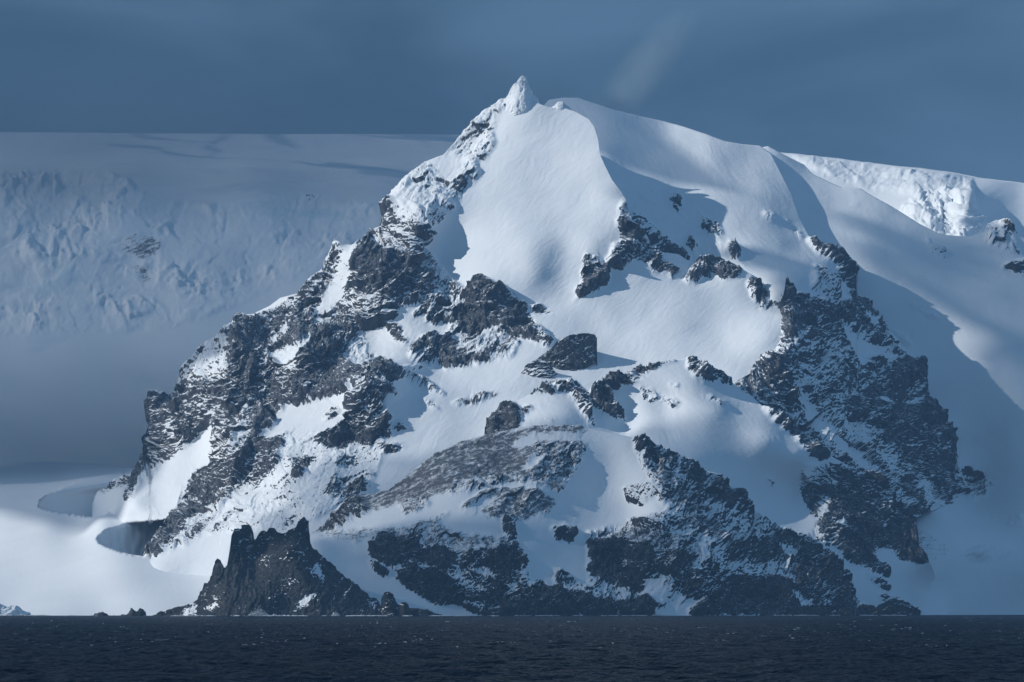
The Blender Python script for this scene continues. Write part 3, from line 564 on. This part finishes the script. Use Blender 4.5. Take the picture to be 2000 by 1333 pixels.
glacier = relief('glacier', top8, c8, p8, M_ICE, -1700, 1100, step=2.8, bottom=1206, seed=131, strike=2.2, stretch=1.0, c=60, amp=.6, patchy=.6, snow_amp=.05, top_jag=.2)
tag(glacier, kind='structure')

top9 = [(1400,292),(1500,293),(1530,297),(1640,309),(1700,318),(1800,328),(1880,343),(1950,352),(2000,357),(2400,392),(3800,500)]
c9 = [(3800,500,13200),(3800,700,11600),(3000,440,12900),(3000,600,11300),(1400,292,12800),(1530,297,12600),(1700,318,12300),(1900,345,12200),(2000,357,12300),(2400,390,12600),(1650,370,11400),(1800,380,10800),(1800,340,11700),(1860,380,10700),(1850,430,10280),(1895,380,10600),(1915,430,10330),(1900,470,10100),(1925,380,11000),(1970,400,11150),(2000,420,11000),(2400,440,11400),
 (2100,400,11100),(1500,420,10800),(1700,600,9800),(2000,600,9900),(2400,600,10400),(1750,420,10500)]
p9 = [(0,.85,0,[(1755,415),(1800,388),(1850,374),(1897,385),(1912,420),(1925,455),(1890,468),(1840,465),(1790,445)]),(0,.25,0,[(1530,300),(1900,350),(1900,380),(1800,380),(1700,370),(1600,340)])]
upper = relief('upper_glacier', top9, c9, p9, M_SNOWF, 1400, 3800, step=2.3, bottom=[(1400,620),(2400,640),(3800,900)], seed=151, strike=0.2, c=24, amp=1.3, snow_amp=.8, back_z=600, top_jag=.1)
tag(upper, kind='structure')

top1 = [(1380,330),(1440,300),(1500,287),(1526,300),(1571,321),(1587,339),(1620,355),(1644,366),(1681,369),(1700,381),(1757,415),(1794,439),(1828,455),(1849,460),(1894,463),(1923,455),(1927,440),(1946,431),(1967,434),(1980,450),(2000,465),(2100,500),(2400,560),(3000,650),(3600,740)]
c1 = [(3600,740,8700),(3600,1203,7500),(3000,650,8500),(3000,950,8000),(3000,1203,7400),(1380,330,8400),(1500,290,8340),(1580,340,8310),(1650,366,8290),(1681,372,8280),(1757,415,8230),(1828,455,8190),(1900,463,8190),(1940,440,8230),(2000,465,8200),(2400,560,8200),(1700,500,7960),(1600,450,8020),(1560,400,8110),(1640,420,8120),(1900,600,7900),(1820,520,8010),(1800,700,7800),(2000,800,7600),(1900,900,7620),
 (2000,1000,7300),(1850,1050,6990),(1950,1150,7000),(1820,1150,6760),(1820,1100,6800),(1820,1200,6680),(2000,1203,7050),(2400,1203,7400),(2400,900,7800),(1750,1203,6720),(1500,600,8000),(1500,900,7600),(1860,1000,7270),(1820,1010,7140),(1889,985,7480),(1960,1100,7080),(1650,1203,6650)]
p1 = [(.5,.7,0,[(1806,468),(1820,480),(1850,488),(1845,500),(1820,492)]),(.5,.8,0,[(1925,437),(1945,443),(1952,475),(1935,477),(1930,455)]),(.2,.6,0,[(1925,435),(1970,434),(1990,460),(2000,500),(1960,490),(1930,470)]),
 (.5,.8,0,[(1960,522),(2000,508),(2040,520),(2000,538),(1975,530)]),(.75,.5,0,[(1524,368),(1530,370),(1546,377),(1530,374)]),(.7,.5,0,[(1587,402),(1594,410),(1608,416),(1600,422)]),(.45,.4,0,[(1640,375),(1660,395),(1690,400),(1665,400)]),(.4,.4,0,[(1500,400),(1520,415),(1505,412)]),
 (.2,.8,.5,[(1874,916),(1900,920),(1935,938),(1945,945),(1925,970),(1900,975),(1880,965)]),(0,.1,.28,[(1786,1030),(1830,1050),(1851,1070),(1842,1090),(1815,1096),(1790,1070)]),(0,.1,.28,[(1803,984),(1842,1004),(1804,1001)]),
 (0,.5,0,[(1880,1080),(1930,1070),(1980,1080),(1950,1095),(1890,1100)]),(0,.5,0,[(1940,1010),(2000,1005),(2000,1030),(1960,1020)]),(0,.45,0,[(1760,580),(1800,600),(1840,625),(1820,620)]),(0,.5,0,[(1740,645),(1780,655),(1785,675),(1760,670)])]
flank = relief('east_glacier', top1, c1, p1, M_SNOWF, 1380, 3600, step=2.3, bottom=1208, seed=171, strike=-0.7, c=40, snow_amp=.8, back_slope=1.2)
tag(flank, kind='structure')

# ------------------------------------------------------------------ separate rocks and stacks
def thing(o, label, cat, group=None):
    me = o.data; n = len(me.vertices)
    co = np.empty(n*3, f32); me.vertices.foreach_get('co', co); co = co.reshape(-1, 3)
    c = np.array([(co[:, 0].min()+co[:, 0].max())/2, (co[:, 1].min()+co[:, 1].max())/2, max(0.0, float(co[:, 2].min()))], f32)
    co -= c
    me.vertices.foreach_set('co', co.reshape(-1)); me.update()
    o.location = [float(v) for v in c]
    return tag(o, None, label, cat, group)

M_CRAG = terrain_mat('dark_wet_rock', (0.010, 0.014, 0.019), (0.036, 0.038, 0.038), scale=2.0, dusting=.12)
topc = [(296,1205),(300,1202),(316,1197),(335,1192),(350,1185),(376,1181),(387,1170),(397,1152),(400,1139),(409,1134),(416,1107),(421,1096),(425,1092),(431,1096),(438,1109),(444,1105),(450,1063),(452,1047),(458,1034),
 (471,1031),(472,1025),(486,1025),(493,1031),(495,1055),(500,1054),(505,1042),(513,1036),(523,1038),(528,1030),(538,1032),(542,1039),(552,1043),(563,1037),(578,1029),(584,1018),(593,1011),(599,1018),(601,1037),(605,1068),
 (623,1081),(652,1107),(681,1134),(720,1163),(738,1176),(746,1190),(750,1206)]
cc = [(300,1203,5800),(350,1190,5790),(390,1170,5790),(425,1095,5830),(425,1170,5740),(460,1040,5850),(485,1030,5860),(470,1120,5790),(497,1060,5900),(497,1110,5840),(530,1040,5870),(530,1100,5800),(560,1050,5850),(590,1015,5830),(575,1070,5780),
 (560,1100,5790),(590,1120,5760),(605,1070,5860),(650,1110,5850),(700,1150,5830),(745,1190,5800),(520,1170,5700),(450,1200,5690),(540,1203,5690),(560,1160,5740),(620,1150,5740),(650,1203,5690),(740,1205,5740),(480,1160,5715)]
pc = [(.95,1,0,[(290,1000),(760,1000),(760,1215),(290,1215)]),(.1,.4,0,[(352,1200),(376,1180),(387,1178),(380,1195),(360,1203)]),(.1,.4,0,[(405,1190),(420,1172),(432,1170),(425,1185),(412,1193)]),(.1,.3,0,[(578,1185),(592,1165),(612,1156),(615,1165),(600,1180),(585,1188)]),
 (.35,.8,0,[(598,1110),(615,1103),(635,1120),(636,1133),(620,1132),(605,1122)]),(.15,.5,0,[(712,1172),(725,1176),(745,1190),(738,1192)]),(.6,.9,0,[(545,1150),(565,1120),(580,1130),(570,1160),(555,1175)]),(.7,.9,.1,[(490,1085),(560,1080),(560,1095),(490,1100)]),(.7,.9,0,[(395,1155),(430,1165),(428,1172),(395,1162)])]
crag = relief('sea_crag', topc, cc, pc, M_CRAG, 296, 750, step=1.0, bottom=1208, seed=201, lowf=.2, amp=.55, snow_amp=0, strike=1.45, stretch=3.0, c=12, back_slope=1.15, back_rows=10, top_jag=.45)
thing(crag, 'large dark crag with jagged towers standing at the water before the left snowfield', 'rock crag')

def small_rock(name, top, D, label, cat, seed, mat=None, depth=30, rock=.97, step=.8, base=1208, bz=-20, amp=.3, group=None, strike=.3, rough=1, jag=.3, bslope=1.6, sc=0, extra=(), lowf=.25):
    x0, x1 = top[0][0], top[-1][0]
    ys = min(p[1] for p in top)
    yb = base if not isinstance(base, list) else max(p[1] for p in base)
    c = []
    for i in range(7):
        x = x0 + (x1-x0)*i/6
        b = 1-((i-3)/3.3)**2
        yt = float(np.interp(x, *zip(*top)))
        c += [(x, yt, D+depth*(1-.75*b)), (x, (yt+yb)/2, D+depth*(.7-.75*b)), (x, yb, D+depth*(.5-.75*b))]
    pl = [(rock, rough, sc, [(x0-10, ys-20), (x1+10, ys-20), (x1+10, yb+10), (x0-10, yb+10)])] + list(extra)
    o = relief(name, top, c, pl, mat or M_CRAG, x0, x1, step=step, bottom=base, lowf=lowf, seed=seed, amp=amp, snow_amp=0, c=max(4, (x1-x0)*.12), back_slope=bslope, back_rows=7, back_z=bz, top_jag=jag, strike=strike)
    return thing(o, label, cat, group)

small_rock('sea_stack', [(744,1206),(745,1172),(750,1158),(757,1156),(767,1161),(772,1176),(777,1183),(779,1206)], 5660, 'tall blocky dark sea stack at the right foot of the towered crag', 'sea stack', 211)
small_rock('sea_stack', [(776,1206),(778,1182),(785,1177),(793,1177),(798,1184),(802,1206)], 5655, 'shorter block of dark rock leaning on the right side of the tall sea stack', 'sea stack', 212)
small_rock('rock_ledge', [(796,1206),(800,1188),(820,1190),(845,1195),(862,1201),(868,1206)], 5670, 'low dark ledge tapering right from the sea stacks below the cliffs', 'rock ledge', 213)
small_rock('sea_rock', [(181,1206),(185,1199),(192,1197),(202,1197),(209,1200),(213,1206)], 5720, 'low rounded dark rock in the water, farthest left of the sea rocks', 'sea rock', 214)
small_rock('sea_rock', [(235,1206),(238,1200),(248,1201),(252,1194),(257,1188),(262,1192),(268,1195),(272,1190),(278,1190),(284,1198),(286,1206)], 5720, 'double humped dark rock in the water between the low round rock and the crag', 'sea rock', 215)
small_rock('sea_rock', [(1536,1207),(1540,1193),(1552,1188),(1575,1187),(1600,1188),(1618,1190),(1632,1186),(1636,1207)], 6060, 'long flat topped dark rock at the foot of the right sea cliffs', 'sea rock', 216)
small_rock('sea_rock', [(1638,1207),(1642,1192),(1652,1188),(1668,1189),(1678,1195),(1682,1207)], 6120, 'small dark block of shore rock left of the last headland block', 'sea rock', 217)
small_rock('sea_rock', [(1700,1207),(1706,1190),(1716,1184),(1728,1176),(1745,1178),(1757,1184),(1776,1187),(1778,1207)], 6180, 'dark angular block at the right end of the rocky shore', 'sea rock', 218)

# outcrops high on the mountain
small_rock('rock_buttress', [(1040,716),(1048,704),(1057,697),(1078,681),(1089,665),(1112,655),(1130,653),(1149,652),(1162,656),(1169,664),(1168,672),(1163,680),(1162,706),(1166,712)], 7050,
 'dark square topped buttress casting a long shadow on the snow bowl', 'rock buttress', 221, mat=M_MAIN, depth=40, step=1.0, base=[(1040,748),(1090,742),(1130,726),(1162,710),(1166,716)], bz=560, amp=.5, jag=.4, bslope=.6, lowf=.3)
small_rock('rock_rib', [(1000,757),(1012,740),(1026,715),(1034,711),(1050,703),(1060,702),(1075,715),(1090,735),(1100,745),(1106,757)], 7000,
 'ragged snow streaked rib running down left from the square topped buttress', 'rock rib', 222, mat=M_MAIN, depth=30, step=1.0, base=768, bz=540, amp=.5, rock=.62, bslope=.8, lowf=.4)
small_rock('rock_pinnacle', [(1519,604),(1527,584),(1532,570),(1534,552),(1535,541),(1539,539),(1542,552),(1549,554),(1553,560),(1554,572),(1556,604)], 7270,
 'thin dark pinnacle on the right rim of the snow bowl', 'rock pinnacle', 223, mat=M_MAIN, depth=30, step=.8, base=610, bz=800, amp=.35, bslope=6)
small_rock('summit_tower', [(982,206),(990,190),(996,180),(1002,168),(1010,160),(1015,152),(1020,148),(1028,152),(1033,167),(1039,180),(1051,195),(1058,209),(1060,216)], 7862,
 'rime covered rock tower forming the highest point of the mountain', 'rock tower', 224, mat=M_MAIN, depth=60, step=.8, base=226, bz=1450, amp=.3, rock=.0, rough=.9, bslope=4, strike=1.2, lowf=.3)
small_rock('rime_knob', [(1070,216),(1078,209),(1084,205),(1090,199),(1096,198),(1101,202),(1108,206),(1120,218)], 7850,
 'small white rime knob on the crest right of the summit tower', 'ice knob', 225, mat=M_MAIN, depth=30, step=.8, base=222, bz=1480, amp=.35, rock=.02, rough=.7, bslope=4)
small_rock('ice_cliff', [(-70,1206),(-60,1176),(-30,1170),(-5,1176),(8,1180),(14,1186),(24,1184),(38,1187),(45,1193),(58,1199),(62,1206)], 6080,
 'bright broken white ice cliff at the waterline in the bottom left corner', 'ice cliff', 226, mat=M_SNOWF, depth=30, step=1.0, base=1208, amp=.5, rock=.0, rough=1, bslope=2)

# surf bursting on the rocks: many small drops and torn sheets of white water
M_FOAM = bpy.data.materials.new('white_spray'); M_FOAM.use_nodes = True
M_FOAM.node_tree.nodes['Principled BSDF'].inputs['Base Color'].default_value = (0.75, 0.8, 0.84, 1)
M_FOAM.node_tree.nodes['Principled BSDF'].inputs['Roughness'].default_value = 0.9
def spray(px, D, w, h, n, seed, label):
    r = random.Random(seed); vs = []; fs = []
    X0 = (px-1000)/F*D
    for _ in range(n):
        a = r.gauss(0, .42); y = abs(r.gauss(0, .42))*max(0, 1-abs(a))
        sx = (w/F*D)*a*.5; z = y*(h/F*D)
        s_ = r.uniform(.25, .9)*(1-.5*y)
        c = Vector((sx, r.uniform(-4, 4), z)); b0 = len(vs)
        for _k in range(4): vs.append(c + Vector((r.gauss(0, s_), r.gauss(0, s_), r.gauss(0, s_))))
        fs += [(b0, b0+1, b0+2), (b0, b0+2, b0+3), (b0, b0+3, b0+1), (b0+1, b0+3, b0+2)]
    me = bpy.data.meshes.new('surf_spray'); me.from_pydata(vs, [], fs); me.materials.append(M_FOAM)
    o = bpy.data.objects.new('surf_spray', me); o.location = (X0, D, 0); COL.objects.link(o)
    return tag(o, 'stuff', label, 'surf spray')
spray(505, 5665, 46, 24, 900, 1, 'tallest burst of white spray at the foot of the towered crag')
spray(655, 5670, 22, 12, 300, 2, 'small puff of white spray right of the burst below the crag')
spray(1284, 5880, 26, 11, 380, 3, 'low white wave breaking in the notch between the middle sea cliffs')
M_SURF = M_FOAM
def surf_line(pts, D, seed):
    r = random.Random(seed); vs = []; fs = []
    for x0, x1, dens in pts:
        for _ in range(int((x1-x0)*dens*2)):
            x = r.uniform(x0, x1); dd_ = D + r.uniform(-18, 8)
            if math.sin(x*.11+seed) + math.sin(x*.037) < -.1: continue
            c = Vector(((x-1000)/F*dd_, dd_, r.uniform(.1, .9))); b0 = len(vs); s_ = r.uniform(.4, 1.3)
            for k in range(4): vs.append(c + Vector((r.gauss(0, s_*2.5), r.gauss(0, s_), r.gauss(0, s_*.6))))
            fs += [(b0, b0+1, b0+2), (b0, b0+2, b0+3), (b0, b0+3, b0+1), (b0+1, b0+3, b0+2)]
    return vs, fs
vs, fs = [], []
for seg, D_, sd in (([(300,750,3)], 5672, 1), ([(740,1000,3)], 5650, 2), ([(950,1350,1.6)], 5885, 3), ([(1350,1790,3)], 6040, 4), ([(-100,300,1.2)], 6080, 5)):
    a, b_ = surf_line(seg, D_, sd); o_ = len(vs); vs += a; fs += [tuple(i+o_ for i in q) for q in b_]
me = bpy.data.meshes.new('surf'); me.from_pydata(vs, [], fs); me.materials.append(M_FOAM)
surf = bpy.data.objects.new('surf', me); COL.objects.link(surf)
tag(surf, 'stuff', 'thin broken line of white surf along the foot of the cliffs', 'surf')

# snow blown off the crest
def volume_mat(name, col, dens, noise_scale=None, lo=.45, hi=.75):
    m = bpy.data.materials.new(name); m.use_nodes = True
    t = m.node_tree; t.nodes.clear()
    o = t.nodes.new('ShaderNodeOutputMaterial'); v = t.nodes.new('ShaderNodeVolumePrincipled')
    v.inputs['Color'].default_value = (*col, 1); v.inputs['Density'].default_value = dens
    t.links.new(v.outputs[0], o.inputs['Volume'])
    if noise_scale:
        tcn = t.nodes.new('ShaderNodeTexCoord'); n = t.nodes.new('ShaderNodeTexNoise')
        n.inputs['Scale'].default_value = noise_scale; n.inputs['Detail'].default_value = 4; n.inputs['Distortion'].default_value = .8
        t.links.new(tcn.outputs['Object'], n.inputs['Vector'])
        r = t.nodes.new('ShaderNodeMapRange'); r.inputs['From Min'].default_value = lo; r.inputs['From Max'].default_value = hi
        t.links.new(n.outputs['Fac'], r.inputs['Value'])
        # thin out towards the edge of the plume (object space: unit ball)
        ln = t.nodes.new('ShaderNodeVectorMath'); ln.operation = 'LENGTH'
        t.links.new(tcn.outputs['Object'], ln.inputs[0])
        e = t.nodes.new('ShaderNodeMapRange'); e.interpolation_type = 'SMOOTHSTEP'
        e.inputs['From Min'].default_value = 1.0; e.inputs['From Max'].default_value = 0.15
        t.links.new(ln.outputs['Value'], e.inputs['Value'])
        m1 = t.nodes.new('ShaderNodeMath'); m1.operation = 'MULTIPLY'; t.links.new(r.outputs[0], m1.inputs[0]); t.links.new(e.outputs[0], m1.inputs[1])
        m2 = t.nodes.new('ShaderNodeMath'); m2.operation = 'MULTIPLY'; t.links.new(m1.outputs[0], m2.inputs[0]); m2.inputs[1].default_value = dens
        t.links.new(m2.outputs[0], v.inputs['Density'])
    return m
def ball(name, loc, sc, rot, mat):
    import bmesh
    me = bpy.data.meshes.new(name); bm = bmesh.new(); bmesh.ops.create_icosphere(bm, subdivisions=3, radius=1.0); bm.to_mesh(me); bm.free()
    me.materials.append(mat); o = bpy.data.objects.new(name, me); o.location = loc; o.scale = sc; o.rotation_euler = rot; COL.objects.link(o); return o
D_ = 8480
px, py = 1250, 140
plume = ball('blown_snow', ((px-1000)/F*D_, D_, CAMH+(HY-py)/F*D_), (330, 140, 95), (0, math.radians(-50), 0), volume_mat('blown_snow', (0.62, 0.84, 1.0), 0.0062, 1.3, .24, .66))
tag(plume, 'stuff', 'faint wisp of snow blown off the crest into the sky', 'blown snow')

mist = ball('mist', (-1500, 9300, 560), (1900, 950, 520), (0, 0, 0), volume_mat('mist', (0.55, 0.78, 1.0), 0.0022, 1.2, .2, .7))
tag(mist, 'stuff', 'bank of mist lying between the left snowfield and the ice wall', 'mist')
veil = ball('mist', (-1900, 12200, 2350), (2900, 1300, 520), (0, 0, 0), volume_mat('high_mist', (0.5, 0.76, 1.0), 0.0014, 1.6, .25, .7))
tag(veil, 'stuff', 'thin mist veiling the flat top of the ice wall against the sky', 'mist')

# unseen cloud slabs added at left to shade far glacier, front hill and east flank
def shade_cloud(name, loc, sc, seed, mat, nr=90):
    r = np.random.RandomState(seed)
    th = np.linspace(0, 2*math.pi, nr*2+1)[:-1]; ph = np.linspace(-math.pi/2, math.pi/2, nr)
    TH, PH = np.meshgrid(th, ph)
    x = np.cos(TH)*np.cos(PH); y = np.sin(TH)*np.cos(PH); z = np.sin(PH)
    n = perlin(x*2.3+5, y*2.3+z*1.5, seed)*.28 + perlin(x*6, y*6+z*4, seed+1)*.12 + perlin(x*15, y*15+z*9, seed+2)*.05
    rr = 1+n
    P = np.stack([x*rr*sc[0]+loc[0], y*rr*sc[1]+loc[1], z*rr*sc[2]*(np.where(z < 0, .35, 1))+loc[2]], -1)
    P = np.concatenate([P, P[:, :1]], 1)
    return tag(mesh_grid(name, P, {}, mat), 'structure')
def shade_cloud_mat(name, cover):
    m = bpy.data.materials.new(name); m.use_nodes = True; t = m.node_tree
    b = t.nodes['Principled BSDF']; b.inputs['Base Color'].default_value = (0.8, 0.82, 0.85, 1); b.inputs['Roughness'].default_value = 1
    x = t.nodes.new('ShaderNodeMixShader'); tr = t.nodes.new('ShaderNodeBsdfTransparent'); x.inputs[0].default_value = cover
    t.links.new(tr.outputs[0], x.inputs[1]); t.links.new(b.outputs[0], x.inputs[2]); t.links.new(x.outputs[0], t.nodes['Material Output'].inputs['Surface'])
    return m
M_C1, M_C2 = shade_cloud_mat('shade_cloud_mid', .45), shade_cloud_mat('shade_cloud_thin', .26)
shade_cloud('shade_cloud', (-7800, 12600, 4600), (4200, 5400, 500), 401, M_C1)
shade_cloud('shade_cloud', (-5650, 5000, 3800), (900, 330, 150), 409, M_C1, 60)
shade_cloud('shade_cloud', (-5900, 5250, 4100), (1350, 560, 150), 415, M_C2, 60)
shade_cloud('shade_cloud', (-3150, 6450, 4700), (1080, 1080, 200), 421, M_C1, 60)
shade_cloud('shade_cloud', (-4380, 6850, 4750), (560, 500, 130), 439, M_C1, 60)
shade_cloud('shade_cloud', (-4050, 6250, 5100), (1700, 640, 160), 427, M_C2, 60)
shade_cloud('shade_cloud', (-4600, 6400, 4700), (830, 470, 150), 433, shade_cloud_mat('shade_cloud_dense', .55), 60)

# ------------------------------------------------------------------ haze
M_HAZE = volume_mat('haze', (0.30, 0.60, 1.0), 3.0e-5)
hx, hy0, hy1, hz0, hz1 = 36000, -60, 24500, -26, 3050
v8 = [(x, y, z) for x in (-hx, hx) for y in (hy0, hy1) for z in (hz0, hz1)]
me = bpy.data.meshes.new('haze'); me.from_pydata(v8, [], [(0,1,3,2),(4,6,7,5),(0,4,5,1),(2,3,7,6),(0,2,6,4),(1,5,7,3)]); me.materials.append(M_HAZE)
haze = bpy.data.objects.new('haze', me); COL.objects.link(haze)
tag(haze, 'stuff', 'thin blue haze over the sea and the mountain', 'haze')

# ------------------------------------------------------------------ sea
xs_in = np.linspace(-0.235, 0.235, 700)
xs_out = np.array([0.26, 0.3, 0.36, 0.45, 0.6, 0.9, 1.4])
tx_ = np.concatenate([-xs_out[::-1], xs_in, xs_out])
dd = [20, 60, 120, 200, 300, 400, 460]
d = 480.0
while d < 5600:
    d *= 1.0022 if d < 2500 else 1.006
    dd.append(d)
dd += [6000, 7000, 9000, 12000, 18000, 24000]
dd = np.array(dd)
DX = dd[:, None]*tx_[None, :]; DY = np.broadcast_to(dd[:, None], DX.shape)
ang = 0.5
u = DX*math.cos(ang) + DY*math.sin(ang); v = -DX*math.sin(ang) + DY*math.cos(ang)
wu = u + fbm(DX, DY, 60, 2, 301)*14
a1 = 1-2*np.abs(perlin(wu/34, v/60, 311)); a2 = 1-2*np.abs(perlin(wu/13+4, v/22, 312)); a3 = perlin(wu/5.2, v/8.5, 313); a4 = perlin(wu/2.3, v/3.4, 314)
wz = 0.95*a1 + 0.62*a2 + 0.36*a3 + 0.16*a4 - 0.4
fade = (1-sstep(3000, 5600, DY))*sstep(440, 520, DY)
crest = sstep(0.28, 0.6, 0.5*a1+0.5*a2+0.5*a3 - 0.18)
foam = sstep(700, 1100, DY)*sstep(0.55, 0.85, crest)*sstep(0.40, 0.56, fbm(DX, DY, 30, 2, 320) + 0.45*perlin(DX/2.2, DY/4, 324))*sstep(-.1, .3, perlin(DX/1.1, DY/2.5, 326))
SP = np.stack([DX, DY, wz*fade], -1)
m = bpy.data.materials.new('sea_water'); m.use_nodes = True
t = m.node_tree; b = t.nodes['Principled BSDF']
b.inputs['Roughness'].default_value = 0.32
b.inputs['IOR'].default_value = 1.33
b.inputs['Specular IOR Level'].default_value = 0.16
at = t.nodes.new('ShaderNodeAttribute'); at.attribute_name = 'foam'
mr = t.nodes.new('ShaderNodeMapRange'); mr.inputs['From Min'].default_value = .3; mr.inputs['From Max'].default_value = .7
t.links.new(at.outputs['Fac'], mr.inputs['Value'])
mixc = t.nodes.new('ShaderNodeMixRGB'); mixc.inputs['Color1'].default_value = (0.0018, 0.006, 0.014, 1); mixc.inputs['Color2'].default_value = (0.3, 0.36, 0.42, 1)
t.links.new(mr.outputs['Result'], mixc.inputs['Fac']); t.links.new(mixc.outputs[0], b.inputs['Base Color'])
geo = t.nodes.new('ShaderNodeNewGeometry')
n1 = t.nodes.new('ShaderNodeTexNoise'); n1.inputs['Scale'].default_value = 0.5; n1.inputs['Detail'].default_value = 4
n2 = t.nodes.new('ShaderNodeTexNoise'); n2.inputs['Scale'].default_value = 0.07; n2.inputs['Detail'].default_value = 5
t.links.new(geo.outputs['Position'], n1.inputs['Vector']); t.links.new(geo.outputs['Position'], n2.inputs['Vector'])
bp1 = t.nodes.new('ShaderNodeBump'); bp1.inputs['Strength'].default_value = 1; bp1.inputs['Distance'].default_value = 0.9
bp2 = t.nodes.new('ShaderNodeBump'); bp2.inputs['Strength'].default_value = 1; bp2.inputs['Distance'].default_value = 8.0
t.links.new(n1.outputs['Fac'], bp1.inputs['Height']); t.links.new(n2.outputs['Fac'], bp2.inputs['Height'])
t.links.new(bp2.outputs[0], bp1.inputs['Normal']); t.links.new(bp1.outputs[0], b.inputs['Normal'])
b.inputs['Specular IOR Level'].default_value = 0.0
gl = t.nodes.new('ShaderNodeBsdfGlossy'); gl.inputs['Roughness'].default_value = 0.22; t.links.new(bp1.outputs[0], gl.inputs['Normal'])
fr = t.nodes.new('ShaderNodeFresnel'); fr.inputs['IOR'].default_value = 1.33; t.links.new(bp1.outputs[0], fr.inputs['Normal'])
mf = t.nodes.new('ShaderNodeMath'); mf.operation = 'MULTIPLY'; mf.inputs[1].default_value = 0.36; t.links.new(fr.outputs[0], mf.inputs[0])
ms = t.nodes.new('ShaderNodeMixShader'); t.links.new(mf.outputs[0], ms.inputs[0]); t.links.new(b.outputs[0], ms.inputs[1]); t.links.new(gl.outputs[0], ms.inputs[2])
t.links.new(ms.outputs[0], t.nodes['Material Output'].inputs['Surface'])
sea = mesh_grid('sea', SP[::-1], {'foam': foam[::-1]}, m)
tag(sea, kind='structure')
